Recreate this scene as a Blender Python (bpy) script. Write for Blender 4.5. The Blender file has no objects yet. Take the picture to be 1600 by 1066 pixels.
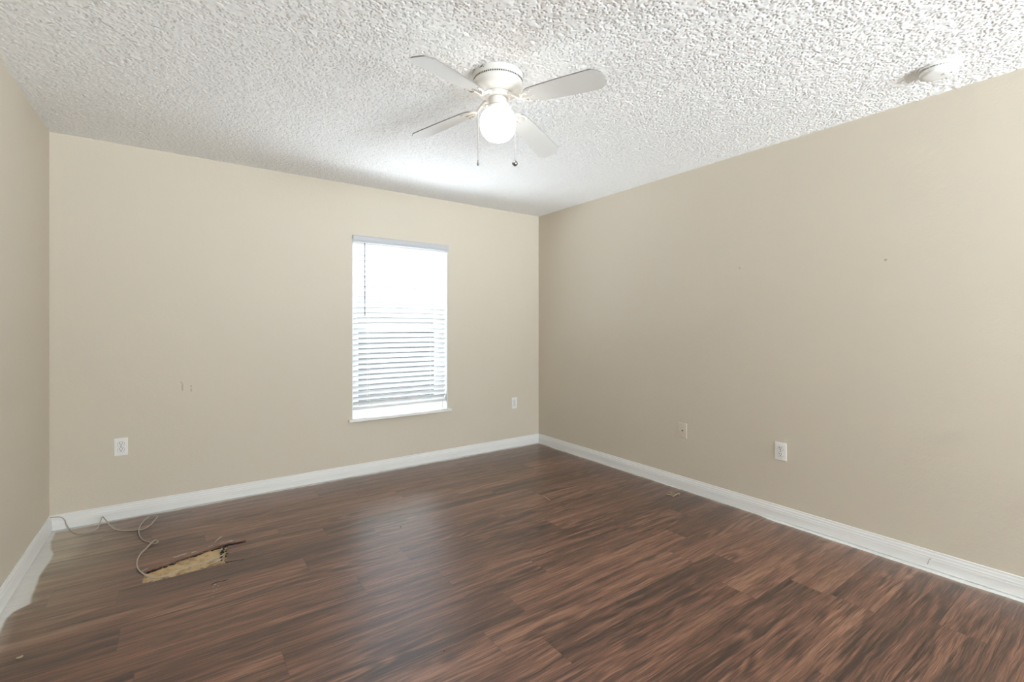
import bpy, bmesh, math, random
import numpy as np
from mathutils import Vector, Matrix
random.seed(7)
PI = math.pi
S = bpy.context.scene
COL = S.collection

# ------------------------------------------------------------------ camera
CX, CY, CZ, YAW, FPX, HOR = -3.1915, -3.9956, 1.259, 0.6173, 732.7, 510.9
cam_d = bpy.data.cameras.new('camera')
cam_d.sensor_width = 36.0
cam_d.sensor_fit = 'HORIZONTAL'
cam_d.lens = FPX / 1600 * 36
cam_d.shift_y = -(533 - HOR) / 1600
cam_d.clip_start = 0.05
cam = bpy.data.objects.new('camera', cam_d)
cam.location = (CX, CY, CZ)
cam.rotation_euler = (PI / 2, 0, -YAW)
COL.objects.link(cam)
S.camera = cam

# ------------------------------------------------------------------ world, light, exposure
SKY, GROUND, HEDGE = 27.0, 25.0, 0.45
REAR_FILL, REAR_FILL_GROUND = 15.5, 43.0  # strength of the added rear fill, above and below the horizon
LAMP = 4.5
S.view_settings.view_transform = 'Standard'
S.view_settings.look = 'None'
S.view_settings.gamma = 1.0
S.view_settings.exposure = 0.26
S.view_settings.use_curve_mapping = False
S.cycles.max_bounces = 14
S.cycles.diffuse_bounces = 8
S.cycles.transmission_bounces = 8
S.cycles.transparent_max_bounces = 12
S.cycles.sample_clamp_indirect = 10.0
S.cycles.use_denoising = True

w = bpy.data.worlds.new('overcast_sky')
S.world = w
w.use_nodes = True
wt = w.node_tree
wt.nodes.clear()
wo = wt.nodes.new('ShaderNodeOutputWorld')
wb = wt.nodes.new('ShaderNodeBackground')
wc = wt.nodes.new('ShaderNodeTexCoord')
ws = wt.nodes.new('ShaderNodeSeparateXYZ')
wt.links.new(wc.outputs['Generated'], ws.inputs[0])
wr = wt.nodes.new('ShaderNodeValToRGB')
wm = wt.nodes.new('ShaderNodeMapRange')
wm.inputs[1].default_value = -1.0
wm.inputs[2].default_value = 1.0
wt.links.new(ws.outputs[2], wm.inputs[0])
wt.links.new(wm.outputs[0], wr.inputs[0])
# sunlit pale ground below, hedge and trees along the horizon, hazy sky above
stops = [(0.0, GROUND), (0.37, GROUND), (0.42, HEDGE), (0.585, HEDGE), (0.64, SKY)]
cr = wr.color_ramp
while len(cr.elements) < len(stops): cr.elements.new(0.5)
tint = {GROUND: (0.92, 0.98, 1.05), HEDGE: (0.93, 0.98, 1.0), SKY: (0.95, 0.98, 1.02)}
for e, (p_, v_) in zip(cr.elements, stops):
    e.position = p_
    e.color = tuple(c * v_ / 140 for c in tint[v_]) + (1,)
# made-up bright ground and horizon behind the room, added as fill light
rm_ = wt.nodes.new('ShaderNodeMapRange'); rm_.inputs[1].default_value = 0.02; rm_.inputs[2].default_value = -0.02
wt.links.new(ws.outputs[1], rm_.inputs[0])
mxw = wt.nodes.new('ShaderNodeMix'); mxw.data_type = 'RGBA'
wt.links.new(rm_.outputs[0], mxw.inputs[0]); wt.links.new(wr.outputs[0], mxw.inputs[6])
wr2 = wt.nodes.new('ShaderNodeValToRGB'); wt.links.new(wm.outputs[0], wr2.inputs[0])
wr2.color_ramp.elements[0].position = 0.42; wr2.color_ramp.elements[1].position = 0.49
for e, v_ in zip(wr2.color_ramp.elements, (REAR_FILL_GROUND, REAR_FILL)): e.color = (0.91 * v_ / 140, 0.975 * v_ / 140, 1.05 * v_ / 140, 1)
wt.links.new(wr2.outputs[0], mxw.inputs[7])
wt.links.new(mxw.outputs[2], wb.inputs[0])
wb.inputs[1].default_value = 140
wt.links.new(wb.outputs[0], wo.inputs[0])

# ------------------------------------------------------------------ dimensions
W, H, YF = 3.842, 2.462, -7.2          # width, height, wall behind the camera
WX0, WX1, WZ0, WZ1 = -2.004, -1.109, 0.474, 2.005   # window opening
FX0, FX1, FZ0, FZ1 = -1.80, -0.10, 0.12, 2.25  # unseen window added for fill light, in the wall behind the camera

def portal(name, loc, rot, sx, sy):
    d = bpy.data.lights.new(name, 'AREA')
    d.shape = 'RECTANGLE'; d.size = sx; d.size_y = sy
    d.cycles.is_portal = True
    o = bpy.data.objects.new(name, d)
    o.location = loc; o.rotation_euler = rot
    COL.objects.link(o)
portal('window_portal', ((WX0 + WX1) / 2, 0.16, (WZ0 + WZ1) / 2), (-PI / 2, 0, 0), WX1 - WX0, WZ1 - WZ0)

portal('fill_window_portal', ((FX0 + FX1) / 2, YF - 0.16, (FZ0 + FZ1) / 2), (PI / 2, 0, 0), FX1 - FX0, FZ1 - FZ0)  # samples the fill coming through the added rear window

# ------------------------------------------------------------------ helpers
class MB:
    def __init__(self): self.bm = bmesh.new()
    def box(self, c, s, rot=None, bevel=0, seg=2):
        m = Matrix.Translation(c) @ (rot.to_4x4() if rot else Matrix.Identity(4)) @ Matrix.Diagonal((s[0], s[1], s[2], 1))
        r = bmesh.ops.create_cube(self.bm, size=1, matrix=m)
        if bevel:
            es = list({e for v in r['verts'] for e in v.link_edges})
            bmesh.ops.bevel(self.bm, geom=es, offset=bevel, segments=seg, affect='EDGES', profile=0.6)
        return self
    def lathe(self, prof, n=48, mat=None, cap=True):
        mat = mat or Matrix.Identity(4)
        rings = []
        for r, z in prof:
            if r < 1e-6:
                rings.append([self.bm.verts.new(mat @ Vector((0, 0, z)))])
            else:
                rings.append([self.bm.verts.new(mat @ Vector((r * math.cos(2 * PI * i / n), r * math.sin(2 * PI * i / n), z))) for i in range(n)])
        for a, b in zip(rings, rings[1:]):
            for i in range(n):
                j = (i + 1) % n
                if len(a) == 1 and len(b) == 1: continue
                if len(a) == 1: self.bm.faces.new((a[0], b[j], b[i]))
                elif len(b) == 1: self.bm.faces.new((a[i], a[j], b[0]))
                else: self.bm.faces.new((a[i], a[j], b[j], b[i]))
        if cap:
            for r in (rings[0], rings[-1]):
                if len(r) > 1: self.bm.faces.new(r)
        return self
    def tube(self, pts, r, n=8, cap=True, radii=None):
        pts = [Vector(p) for p in pts]
        rings = []
        prev = None
        for i, p in enumerate(pts):
            t = (pts[min(i + 1, len(pts) - 1)] - pts[max(i - 1, 0)]).normalized()
            if prev is None:
                u = t.orthogonal().normalized()
            else:
                u = (prev - t * prev.dot(t)).normalized()
            prev = u
            v = t.cross(u)
            rr = radii[i] if radii else r
            rings.append([self.bm.verts.new(p + u * rr * math.cos(2 * PI * k / n) + v * rr * math.sin(2 * PI * k / n)) for k in range(n)])
        for a, b in zip(rings, rings[1:]):
            for k in range(n):
                self.bm.faces.new((a[k], a[(k + 1) % n], b[(k + 1) % n], b[k]))
        if cap:
            self.bm.faces.new(rings[0][::-1]); self.bm.faces.new(rings[-1])
        return self
    def prism(self, poly, fn0, fn1):
        a = [self.bm.verts.new(fn0(*p)) for p in poly]
        b = [self.bm.verts.new(fn1(*p)) for p in poly]
        n = len(poly)
        self.bm.faces.new(a); self.bm.faces.new(b[::-1])
        for i in range(n):
            j = (i + 1) % n
            self.bm.faces.new((a[j], a[i], b[i], b[j]))
        return self
    def sphere(self, c, r, u=16, v=10, sc=(1, 1, 1)):
        bmesh.ops.create_uvsphere(self.bm, u_segments=u, v_segments=v, radius=r,
                                  matrix=Matrix.Translation(c) @ Matrix.Diagonal((sc[0], sc[1], sc[2], 1)))
        return self
    def build(self, name, mat, parent=None, smooth=False, loc=None, angle=35):
        bmesh.ops.recalc_face_normals(self.bm, faces=self.bm.faces)
        me = bpy.data.meshes.new(name)
        self.bm.to_mesh(me); self.bm.free()
        if mat: me.materials.append(mat)
        if smooth:
            me.shade_smooth()
            me.set_sharp_from_angle(angle=math.radians(angle))
        o = bpy.data.objects.new(name, me)
        COL.objects.link(o)
        if parent: o.parent = parent
        if loc: o.location = loc
        return o

def empty(name, loc=(0, 0, 0), rot=(0, 0, 0)):
    o = bpy.data.objects.new(name, None)
    o.empty_display_size = 0.05
    o.location = loc; o.rotation_euler = rot
    COL.objects.link(o)
    return o
def tag(o, label, cat, group=None):
    o['label'] = label; o['category'] = cat
    if group: o['group'] = group
    return o
def struct(o, label=None):
    o['kind'] = 'structure'
    if label: o['label'] = label
    return o
def copy_tree(o, parent=None):
    c = o.copy(); COL.objects.link(c); c.parent = parent
    for ch in list(o.children): copy_tree(ch, c)
    return c

# camera geometry used once, to turn measured directions into real positions in the room
_fw = Vector((math.sin(YAW), math.cos(YAW), 0)); _rt = Vector((math.cos(YAW), -math.sin(YAW), 0)); _up = Vector((0, 0, 1))
def at(px, py, ax, v):
    d = _fw + _rt * ((px - 800) / FPX) + _up * ((HOR - py) / FPX)
    c = Vector((CX, CY, CZ))
    return c + d * ((v - c[ax]) / d[ax])
def flr(px, py, z=0.0): return at(px, py, 2, z)

# ------------------------------------------------------------------ node helpers
class NT:
    def __init__(self, name):
        self.m = bpy.data.materials.new(name); self.m.use_nodes = True
        self.t = self.m.node_tree; self.t.nodes.clear()
        self.out = self.t.nodes.new('ShaderNodeOutputMaterial')
        self.b = self.t.nodes.new('ShaderNodeBsdfPrincipled')
        self.t.links.new(self.b.outputs[0], self.out.inputs[0])
    def n(self, ty, **k):
        nd = self.t.nodes.new(ty)
        for a, v in k.items(): setattr(nd, a, v)
        return nd
    def set(self, sock, v):
        if isinstance(v, bpy.types.NodeSocket): self.t.links.new(v, sock)
        elif v is not None: sock.default_value = v
    def math(self, op, a, b=None, c=None, clamp=False):
        nd = self.n('ShaderNodeMath', operation=op, use_clamp=clamp)
        for i, v in enumerate((a, b, c)):
            if v is not None: self.set(nd.inputs[i], v)
        return nd.outputs[0]
    def comb(self, x, y, z=0.0):
        nd = self.n('ShaderNodeCombineXYZ')
        for i, v in enumerate((x, y, z)): self.set(nd.inputs[i], v)
        return nd.outputs[0]
    def noise(self, vec, scale=1.0, detail=2.0, rough=0.5, dist=0.0):
        nd = self.n('ShaderNodeTexNoise')
        self.set(nd.inputs['Vector'], vec); nd.inputs['Scale'].default_value = scale
        nd.inputs['Detail'].default_value = detail; nd.inputs['Roughness'].default_value = rough
        nd.inputs['Distortion'].default_value = dist
        return nd.outputs[0]
    def ramp(self, fac, stops, interp='LINEAR'):
        nd = self.n('ShaderNodeValToRGB'); cr = nd.color_ramp; cr.interpolation = interp
        while len(cr.elements) < len(stops): cr.elements.new(0.5)
        for e, (p, c) in zip(cr.elements, stops):
            e.position = p; e.color = (c[0], c[1], c[2], 1) if not isinstance(c, (int, float)) else (c, c, c, 1)
        self.set(nd.inputs[0], fac)
        return nd.outputs[0]
    def mix(self, fac, a, b, mode='MIX'):
        nd = self.n('ShaderNodeMix', data_type='RGBA', blend_type=mode)
        self.set(nd.inputs[0], fac)
        for i, v in ((6, a), (7, b)):
            if isinstance(v, tuple) and len(v) == 3: v = (*v, 1)
            self.set(nd.inputs[i], v)
        return nd.outputs[2]
    def step(self, v, a, b):                      # smoothstep from a to b -> 0..1
        nd = self.n('ShaderNodeMapRange', interpolation_type='SMOOTHSTEP')
        self.set(nd.inputs[0], v); self.set(nd.inputs[1], a); self.set(nd.inputs[2], b)
        return nd.outputs[0]
    def pos(self):
        tc = self.n('ShaderNodeTexCoord'); s = self.n('ShaderNodeSeparateXYZ')
        self.t.links.new(tc.outputs['Object'], s.inputs[0])
        return tc.outputs['Object'], s.outputs[0], s.outputs[1], s.outputs[2]
    def bump(self, h, strength=0.3, dist=0.01):
        nd = self.n('ShaderNodeBump'); nd.inputs['Strength'].default_value = strength; nd.inputs['Distance'].default_value = dist
        self.set(nd.inputs['Height'], h); self.t.links.new(nd.outputs[0], self.b.inputs['Normal'])
    def base(self, c, rough=0.5, spec=0.5, metal=0.0):
        self.set(self.b.inputs['Base Color'], (*c, 1) if isinstance(c, tuple) else c)
        self.set(self.b.inputs['Roughness'], rough)
        self.b.inputs['Specular IOR Level'].default_value = spec
        self.b.inputs['Metallic'].default_value = metal
        return self.m

def plain(name, c, rough=0.5, spec=0.5, metal=0.0, vary=0.05, scale=30):
    t = NT(name); p, x, y, z = t.pos()
    n = t.noise(p, scale, 3)
    col = t.mix(n, tuple(v * (1 - vary) for v in c), tuple(min(1, v * (1 + vary)) for v in c))
    return t.base(col, rough, spec, metal)

# ------------------------------------------------------------------ materials
WALLC = (0.63, 0.57, 0.478)
def wall_material(name, spots=()):
    t = NT(name); p, x, y, z = t.pos()
    n1 = t.noise(p, 85, 3, 0.55)
    n2 = t.noise(p, 28, 2, 0.5)
    h = t.math('ADD', t.math('MULTIPLY', n1, 0.6), n2)
    t.bump(h, 0.22, 0.004)
    big = t.noise(p, 0.9, 2)
    col = t.mix(big, tuple(v * 0.985 for v in WALLC), tuple(v * 1.015 for v in WALLC))
    for (cx_, cy_, cz_, rx, rz, dark) in spots:     # scuffs on the paint
        if cy_ is None: cy_ = 0.0
        dx = t.math('DIVIDE', t.math('SUBTRACT', x, cx_), rx)
        dy = t.math('DIVIDE', t.math('SUBTRACT', y, cy_), rx)
        dz = t.math('DIVIDE', t.math('SUBTRACT', z, cz_), rz)
        d = t.math('ADD', t.math('ADD', t.math('MULTIPLY', dx, dx), t.math('MULTIPLY', dz, dz)), t.math('MULTIPLY', dy, dy))
        d = t.math('ADD', d, t.math('MULTIPLY', t.math('SUBTRACT', n1, 0.5), 1.6))
        f = t.math('MULTIPLY', t.step(d, 1.3, 0.5), dark)
        col = t.mix(f, col, (0.22, 0.18, 0.14))
    return t.base(col, 0.55, 0.35)
M = {}
M['wall'] = wall_material('beige_wall_paint')
M['wall_back'] = wall_material('beige_wall_paint_scuffed', [
    (-3.173, None, 0.838, 0.005, 0.032, 0.40), (-3.180, None, 0.872, 0.006, 0.006, 0.35),
    (-3.123, None, 0.842, 0.006, 0.008, 0.35), (-3.122, None, 0.815, 0.006, 0.014, 0.35)])
M['wall_right'] = wall_material('beige_wall_paint_marked', [
    (0, -3.075, 1.63, 0.008, 0.008, 0.5), (0, -2.245, 1.67, 0.007, 0.006, 0.4)])

def ceiling_material():
    t = NT('popcorn_ceiling'); p, x, y, z = t.pos()
    t.bump(t.noise(p, 260, 3, 0.6), 0.2, 0.0015)
    big = t.noise(p, 1.1, 3)
    col = t.mix(big, (0.87, 0.87, 0.87), (0.90, 0.90, 0.895))
    return t.base(col, 0.9, 0.1)
M['ceiling'] = ceiling_material()

def floor_material():
    t = NT('walnut_vinyl_planks'); p, x, y, z = t.pos()
    PW, PL = 0.18, 1.22
    v = t.math('DIVIDE', t.math('ADD', y, 1.08 + 20 * PW), PW)
    row = t.math('FLOOR', v)
    wn = t.n('ShaderNodeTexWhiteNoise', noise_dimensions='1D'); t.set(wn.inputs['W'], row)
    u = t.math('ADD', t.math('DIVIDE', x, PL), t.math('MULTIPLY', wn.outputs[0], 7.0))
    col_i = t.math('FLOOR', u)
    wn2 = t.n('ShaderNodeTexWhiteNoise', noise_dimensions='2D'); t.set(wn2.inputs['Vector'], t.comb(row, col_i))
    sep = t.n('ShaderNodeSeparateColor'); t.t.links.new(wn2.outputs['Color'], sep.inputs[0])
    ox = t.math('MULTIPLY', sep.outputs[0], 37.0); oy = t.math('MULTIPLY', sep.outputs[1], 23.0)
    gx = t.math('ADD', x, ox); gy = t.math('ADD', y, oy)
    # broad streaks, cathedral rings, fine pores
    warp = t.math('SUBTRACT', t.noise(t.comb(t.math('MULTIPLY', gx, 2.2), t.math('MULTIPLY', gy, 5.0)), 1.0, 3, 0.55), 0.5)
    gy2 = t.math('ADD', gy, t.math('MULTIPLY', warp, 0.035))
    s1 = t.noise(t.comb(t.math('MULTIPLY', gx, 0.9), t.math('MULTIPLY', gy2, 20.0)), 1.0, 5, 0.58)
    s2 = t.noise(t.comb(t.math('MULTIPLY', gx, 2.6), t.math('MULTIPLY', gy2, 110.0)), 1.0, 6, 0.7)
    s3 = t.noise(t.comb(t.math('MULTIPLY', gx, 7.0), t.math('MULTIPLY', gy2, 330.0)), 1.0, 3, 0.6)
    cn = t.noise(t.comb(t.math('MULTIPLY', gx, 0.9), t.math('MULTIPLY', gy, 5.5)), 1.0, 2, 0.45)
    rings = t.math('SINE', t.math('ADD', t.math('MULTIPLY', cn, 70.0), t.math('MULTIPLY', s2, 5.0)))
    rings = t.math('MULTIPLY_ADD', rings, 0.5, 0.5)
    rmask = t.step(t.noise(t.comb(t.math('MULTIPLY', gx, 1.6), t.math('MULTIPLY', gy, 6.0), 7.3), 1.0, 2), 0.47, 0.62)
    val = t.math('ADD', t.math('MULTIPLY', s1, 0.80), t.math('MULTIPLY', s2, 0.72))
    val = t.math('ADD', val, t.math('MULTIPLY', t.math('SUBTRACT', s3, 0.5), 0.85))
    val = t.math('ADD', val, t.math('MULTIPLY', t.math('MULTIPLY', t.math('SUBTRACT', rings, 0.5), rmask), 0.20))
    val = t.math('ADD', val, t.math('MULTIPLY', t.math('SUBTRACT', sep.outputs[2], 0.5), 0.13))
    val = t.math('SUBTRACT', val, 0.265)
    col = t.ramp(val, [(0.28, (0.030, 0.0125, 0.008)), (0.40, (0.068, 0.029, 0.0185)), (0.50, (0.128, 0.056, 0.035)),
                       (0.60, (0.200, 0.093, 0.058)), (0.74, (0.31, 0.163, 0.104))])
    # dark knots here and there
    kn = t.noise(t.comb(t.math('MULTIPLY', gx, 3.2), t.math('MULTIPLY', gy, 8.5), 3.1), 1.0, 1)
    col = t.mix(t.math('MULTIPLY', t.step(kn, 0.70, 0.80), 0.65), col, (0.035, 0.017, 0.012))
    # seams
    fv = t.math('FRACT', v); fu = t.math('FRACT', u)
    ev = t.math('MULTIPLY', t.math('MINIMUM', fv, t.math('SUBTRACT', 1.0, fv)), PW)
    eu = t.math('MULTIPLY', t.math('MINIMUM', fu, t.math('SUBTRACT', 1.0, fu)), PL)
    e = t.math('MINIMUM', ev, eu)
    seam = t.step(e, 0.0018, 0.0004)
    col = t.mix(t.math('MULTIPLY', seam, 0.55), col, (0.03, 0.016, 0.012))
    # ---- paint overspray along the baseboards (real stains on the boards)
    dl = t.math('ADD', x, W - 0.014)
    db = t.math('MULTIPLY', t.math('ADD', y, 0.014), -1.0)
    dr = t.math('MULTIPLY', t.math('ADD', x, 0.012), -1.0)
    nl = t.math('SUBTRACT', t.noise(p, 5.5, 4, 0.6), 0.5)
    nf = t.math('SUBTRACT', t.noise(t.comb(t.math('MULTIPLY', x, 22.0), t.math('MULTIPLY', y, 120.0)), 1.0, 4, 0.7), 0.5)
    fc = t.n('ShaderNodeFloatCurve')
    yy = t.math('DIVIDE', t.math('MULTIPLY', y, -1.0), 2.0, clamp=True)
    t.set(fc.inputs['Value'], yy)
    cv = fc.mapping.curves[0]
    pts = [(0, 0.10), (0.10, 0.12), (0.15, 0.20), (0.20, 0.34), (0.24, 0.36), (0.34, 0.31), (0.45, 0.37), (0.495, 0.43), (0.515, 0.20), (0.54, 0.14), (0.66, 0.19), (0.80, 0.12), (1.0, 0.12)]
    cv.points[0].location = pts[0]; cv.points[1].location = pts[-1]
    for q in pts[1:-1]: cv.points.new(*q)
    for q in cv.points: q.handle_type = 'VECTOR'
    fc.mapping.update()
    wl = t.math('MULTIPLY', fc.outputs[0], 0.2)
    wl = t.math('ADD', wl, t.math('ADD', t.math('MULTIPLY', nl, 0.012), t.math('MULTIPLY', nf, 0.010)))
    pl = t.step(t.math('SUBTRACT', dl, wl), 0.007, -0.007)
    nb = t.math('SUBTRACT', t.noise(t.comb(t.math('MULTIPLY', x, 4.2), 3.0), 1.0, 3, 0.6), 0.5)
    wb_ = t.math('ADD', 0.020, t.math('ADD', t.math('MULTIPLY', nb, 0.075), t.math('MULTIPLY', nf, 0.008)))
    pb = t.step(t.math('SUBTRACT', db, wb_), 0.004, -0.004)
    nr = t.math('SUBTRACT', t.noise(t.comb(5.0, t.math('MULTIPLY', y, 3.6)), 1.0, 3, 0.6), 0.5)
    near = t.step(y, -2.38, -2.50)
    wr_ = t.math('ADD', t.math('MULTIPLY_ADD', near, 0.026, 0.015), t.math('ADD', t.math('MULTIPLY', nr, 0.030), t.math('MULTIPLY', nf, 0.010)))
    pr_ = t.step(t.math('SUBTRACT', dr, wr_), 0.004, -0.004)
    dust_l = t.math('MULTIPLY', t.step(t.math('ADD', dl, t.math('MULTIPLY', nl, 0.25)), 0.52, 0.02), t.step(y, -1.9, -0.25))
    hz = t.math('ADD', t.math('SUBTRACT', dl, wl), t.math('MULTIPLY', nf, 0.06))
    corner = t.math('MULTIPLY', t.step(t.math('ADD', dl, t.math('MULTIPLY', nl, 0.10)), 0.32, 0.10), t.step(y, -0.80, -0.40))
    dust_l = t.math('MAXIMUM', t.math('MULTIPLY', dust_l, 0.62), t.math('MULTIPLY', corner, 0.90))
    dust_l = t.math('MAXIMUM', dust_l, t.math('MULTIPLY', t.step(hz, 0.09, -0.02), 0.6))
    dust_b = t.math('MULTIPLY', t.step(t.math('ADD', t.math('SUBTRACT', db, wb_), t.math('MULTIPLY', nf, 0.03)), 0.05, -0.01), 0.40)
    dust_r = t.math('MULTIPLY', t.step(t.math('ADD', t.math('SUBTRACT', dr, wr_), t.math('MULTIPLY', nf, 0.05)), 0.06, -0.01), 0.40)
    dust = t.math('MAXIMUM', t.math('MAXIMUM', dust_l, dust_b), dust_r)
    dust = t.math('MULTIPLY', dust, t.math('MULTIPLY_ADD', t.math('SUBTRACT', s1, 0.5), 2.2, 0.95), clamp=True)
    col = t.mix(dust, col, (0.50, 0.44, 0.35))
    paint = t.math('MAXIMUM', t.math('MAXIMUM', pl, pb), pr_)
    streak = t.noise(t.comb(t.math('MULTIPLY', x, 9.0), t.math('MULTIPLY', y, 60.0)), 1.0, 3)
    white = t.mix(streak, (0.60, 0.60, 0.58), (0.80, 0.80, 0.79))
    col = t.mix(paint, col, white)
    rough = t.math('ADD', t.math('MULTIPLY_ADD', s2, 0.16, 0.27), t.math('MULTIPLY', t.math('MAXIMUM', dust, paint), 0.30))
    t.bump(t.math('SUBTRACT', t.math('MULTIPLY', s2, 0.35), seam), 0.12, 0.003)
    t.b.inputs['Coat Weight'].default_value = 0.35; t.b.inputs['Coat Roughness'].default_value = 0.30
    return t.base(col, rough, 0.65)
M['floor'] = floor_material()

def trim_material():
    t = NT('white_trim_paint'); p, x, y, z = t.pos()
    n = t.noise(t.comb(t.math('MULTIPLY', t.math('ADD', x, y), 3.0), t.math('MULTIPLY', z, 160.0)), 1.0, 4, 0.6)
    col = t.mix(n, (0.70, 0.70, 0.69), (0.84, 0.84, 0.835))
    t.bump(n, 0.15, 0.002)
    return t.base(col, 0.42, 0.4)
M['trim'] = trim_material()
M['white'] = plain('white_plastic', (0.82, 0.82, 0.80), 0.4, vary=0.02)
M['vinyl'] = plain('white_window_vinyl', (0.82, 0.83, 0.84), 0.4, vary=0.02)
M['valance'] = plain('grey_white_valance', (0.50, 0.51, 0.54), 0.45, vary=0.02)
M['marble'] = plain('white_sill_stone', (0.82, 0.82, 0.80), 0.3, vary=0.05, scale=8)
M['fan'] = plain('fan_white_enamel', (0.72, 0.70, 0.67), 0.35, vary=0.02)
M['blade'] = plain('fan_blade_white', (0.75, 0.75, 0.74), 0.45, vary=0.02, scale=8)
M['blade_edge'] = plain('fan_blade_edge', (0.26, 0.25, 0.24), 0.6)
M['dark'] = plain('dark_recess', (0.03, 0.028, 0.026), 0.7, vary=0.2)
M['metal'] = plain('dull_metal', (0.30, 0.30, 0.30), 0.35, metal=1.0, vary=0.1)
M['chain'] = plain('chain_metal', (0.42, 0.42, 0.42), 0.4, metal=0.6, vary=0.1)
M['cable'] = plain('grey_cable_jacket', (0.44, 0.39, 0.33), 0.45, vary=0.1)
M['plate_beige'] = wall_material('beige_painted_plate')
M['wand'] = plain('clear_grey_wand', (0.13, 0.13, 0.14), 0.5, vary=0.05)
M['black_glue'] = plain('black_adhesive', (0.018, 0.016, 0.015), 0.7, vary=0.4, scale=120)
M['chip'] = plain('pale_torn_backing', (0.46, 0.42, 0.38), 0.8, vary=0.3, scale=90)
M['grey_chip'] = plain('grey_torn_vinyl', (0.20, 0.18, 0.17), 0.7, vary=0.4, scale=150)
M['straw'] = plain('pale_straw', (0.42, 0.35, 0.24), 0.7, vary=0.2, scale=60)

def subfloor_material():
    t = NT('particle_board'); p, x, y, z = t.pos()
    a = t.noise(p, 26, 4, 0.6); b = t.noise(p, 140, 3, 0.7)
    col = t.ramp(a, [(0.30, (0.26, 0.17, 0.11)), (0.45, (0.50, 0.36, 0.20)), (0.60, (0.60, 0.45, 0.26)), (0.72, (0.50, 0.38, 0.30))])
    col = t.mix(t.math('MULTIPLY', t.step(b, 0.55, 0.70), 0.5), col, (0.66, 0.56, 0.42))
    col = t.mix(t.math('MULTIPLY', t.step(b, 0.40, 0.30), 0.5), col, (0.22, 0.14, 0.09))
    t.bump(b, 0.5, 0.004)
    return t.base(col, 0.85, 0.2)
M['subfloor'] = subfloor_material()

def slat_material():
    t = NT('white_blind_slat')
    t.t.nodes.remove(t.b)
    p, x, y, z = t.pos()
    n = t.noise(p, 12, 2)
    col = t.mix(n, (0.72, 0.73, 0.74), (0.75, 0.76, 0.77))
    d = t.n('ShaderNodeBsdfDiffuse'); tr = t.n('ShaderNodeBsdfTranslucent'); mx = t.n('ShaderNodeMixShader')
    t.set(d.inputs[0], col); t.set(tr.inputs[0], col)
    mx.inputs[0].default_value = 0.08
    t.t.links.new(d.outputs[0], mx.inputs[1]); t.t.links.new(tr.outputs[0], mx.inputs[2])
    t.t.links.new(mx.outputs[0], t.out.inputs[0])
    return t.m
M['slat'] = slat_material()

def glass_material(name, tint):
    t = NT(name)
    t.t.nodes.remove(t.b)
    g = t.n('ShaderNodeBsdfGlossy'); tr = t.n('ShaderNodeBsdfTransparent'); mx = t.n('ShaderNodeMixShader')
    g.inputs['Roughness'].default_value = 0.02
    tr.inputs[0].default_value = (*tint, 1)
    p, x, y, z = t.pos()
    t.set(mx.inputs[0], t.math('MULTIPLY_ADD', t.noise(p, 3), 0.02, 0.05))
    t.t.links.new(tr.outputs[0], mx.inputs[1]); t.t.links.new(g.outputs[0], mx.inputs[2])
    t.t.links.new(mx.outputs[0], t.out.inputs[0])
    return t.m
M['glass'] = glass_material('clear_glass', (0.95, 0.97, 0.96))
M['tinted'] = glass_material('tinted_glass', (0.88, 0.90, 0.90))

def globe_material():
    t = NT('lit_opal_glass')
    p, x, y, z = t.pos()
    e = t.mix(t.noise(p, 6), (1.0, 0.93, 0.83), (1.0, 0.95, 0.87))
    t.base((0.85, 0.85, 0.83), 0.3)
    t.set(t.b.inputs['Emission Color'], e)
    t.b.inputs['Emission Strength'].default_value = LAMP
    return t.m
M['globe'] = globe_material()

# ------------------------------------------------------------------ room shell
T = 0.15
def holed_wall(name, mat, u0, u1, z0, z1, hole, place):
    """wall slab with one rectangular opening; place(u, z, depth)"""
    m = MB(); a, b, c, d = hole
    us, zs = [u0, a, b, u1], [z0, c, d, z1]
    vs = {}
    def V(i, j, k):
        if (i, j, k) not in vs: vs[(i, j, k)] = m.bm.verts.new(place(us[i], zs[j], k))
        return vs[(i, j, k)]
    for i in range(3):
        for j in range(3):
            if i == 1 and j == 1: continue
            for k in (0, 1):
                m.bm.faces.new((V(i, j, k), V(i + 1, j, k), V(i + 1, j + 1, k), V(i, j + 1, k)))
    for (p, q) in (((1, 1), (2, 1)), ((2, 1), (2, 2)), ((2, 2), (1, 2)), ((1, 2), (1, 1)), ((0, 0), (3, 0)), ((3, 0), (3, 3)), ((3, 3), (0, 3)), ((0, 3), (0, 0))):
        # outer rim needs its in-between vertices too
        n = max(abs(p[0] - q[0]), abs(p[1] - q[1]))
        st = (int((q[0] - p[0]) / n), int((q[1] - p[1]) / n))
        for s in range(n):
            a_ = (p[0] + st[0] * s, p[1] + st[1] * s); b_ = (a_[0] + st[0], a_[1] + st[1])
            m.bm.faces.new((V(*a_, 0), V(*b_, 0), V(*b_, 1), V(*a_, 1)))
    return m.build(name, mat)
struct(holed_wall('wall_back', M['wall_back'], -W - T, T, -0.05, H + 0.05, (WX0, WX1, WZ0, WZ1), lambda u, z, k: (u, T * k, z)))
struct(holed_wall('wall_front', M['wall'], -W - T, T, -0.05, H + 0.05, (FX0, FX1, FZ0, FZ1), lambda u, z, k: (u, YF - T * k, z)))
struct(MB().box((T / 2, YF / 2, H / 2), (T, -YF, H + 0.1)).build('wall_right', M['wall_right']))
struct(MB().box((-W - T / 2, YF / 2, H / 2), (T, -YF, H + 0.1)).build('wall_left', M['wall']))
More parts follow.
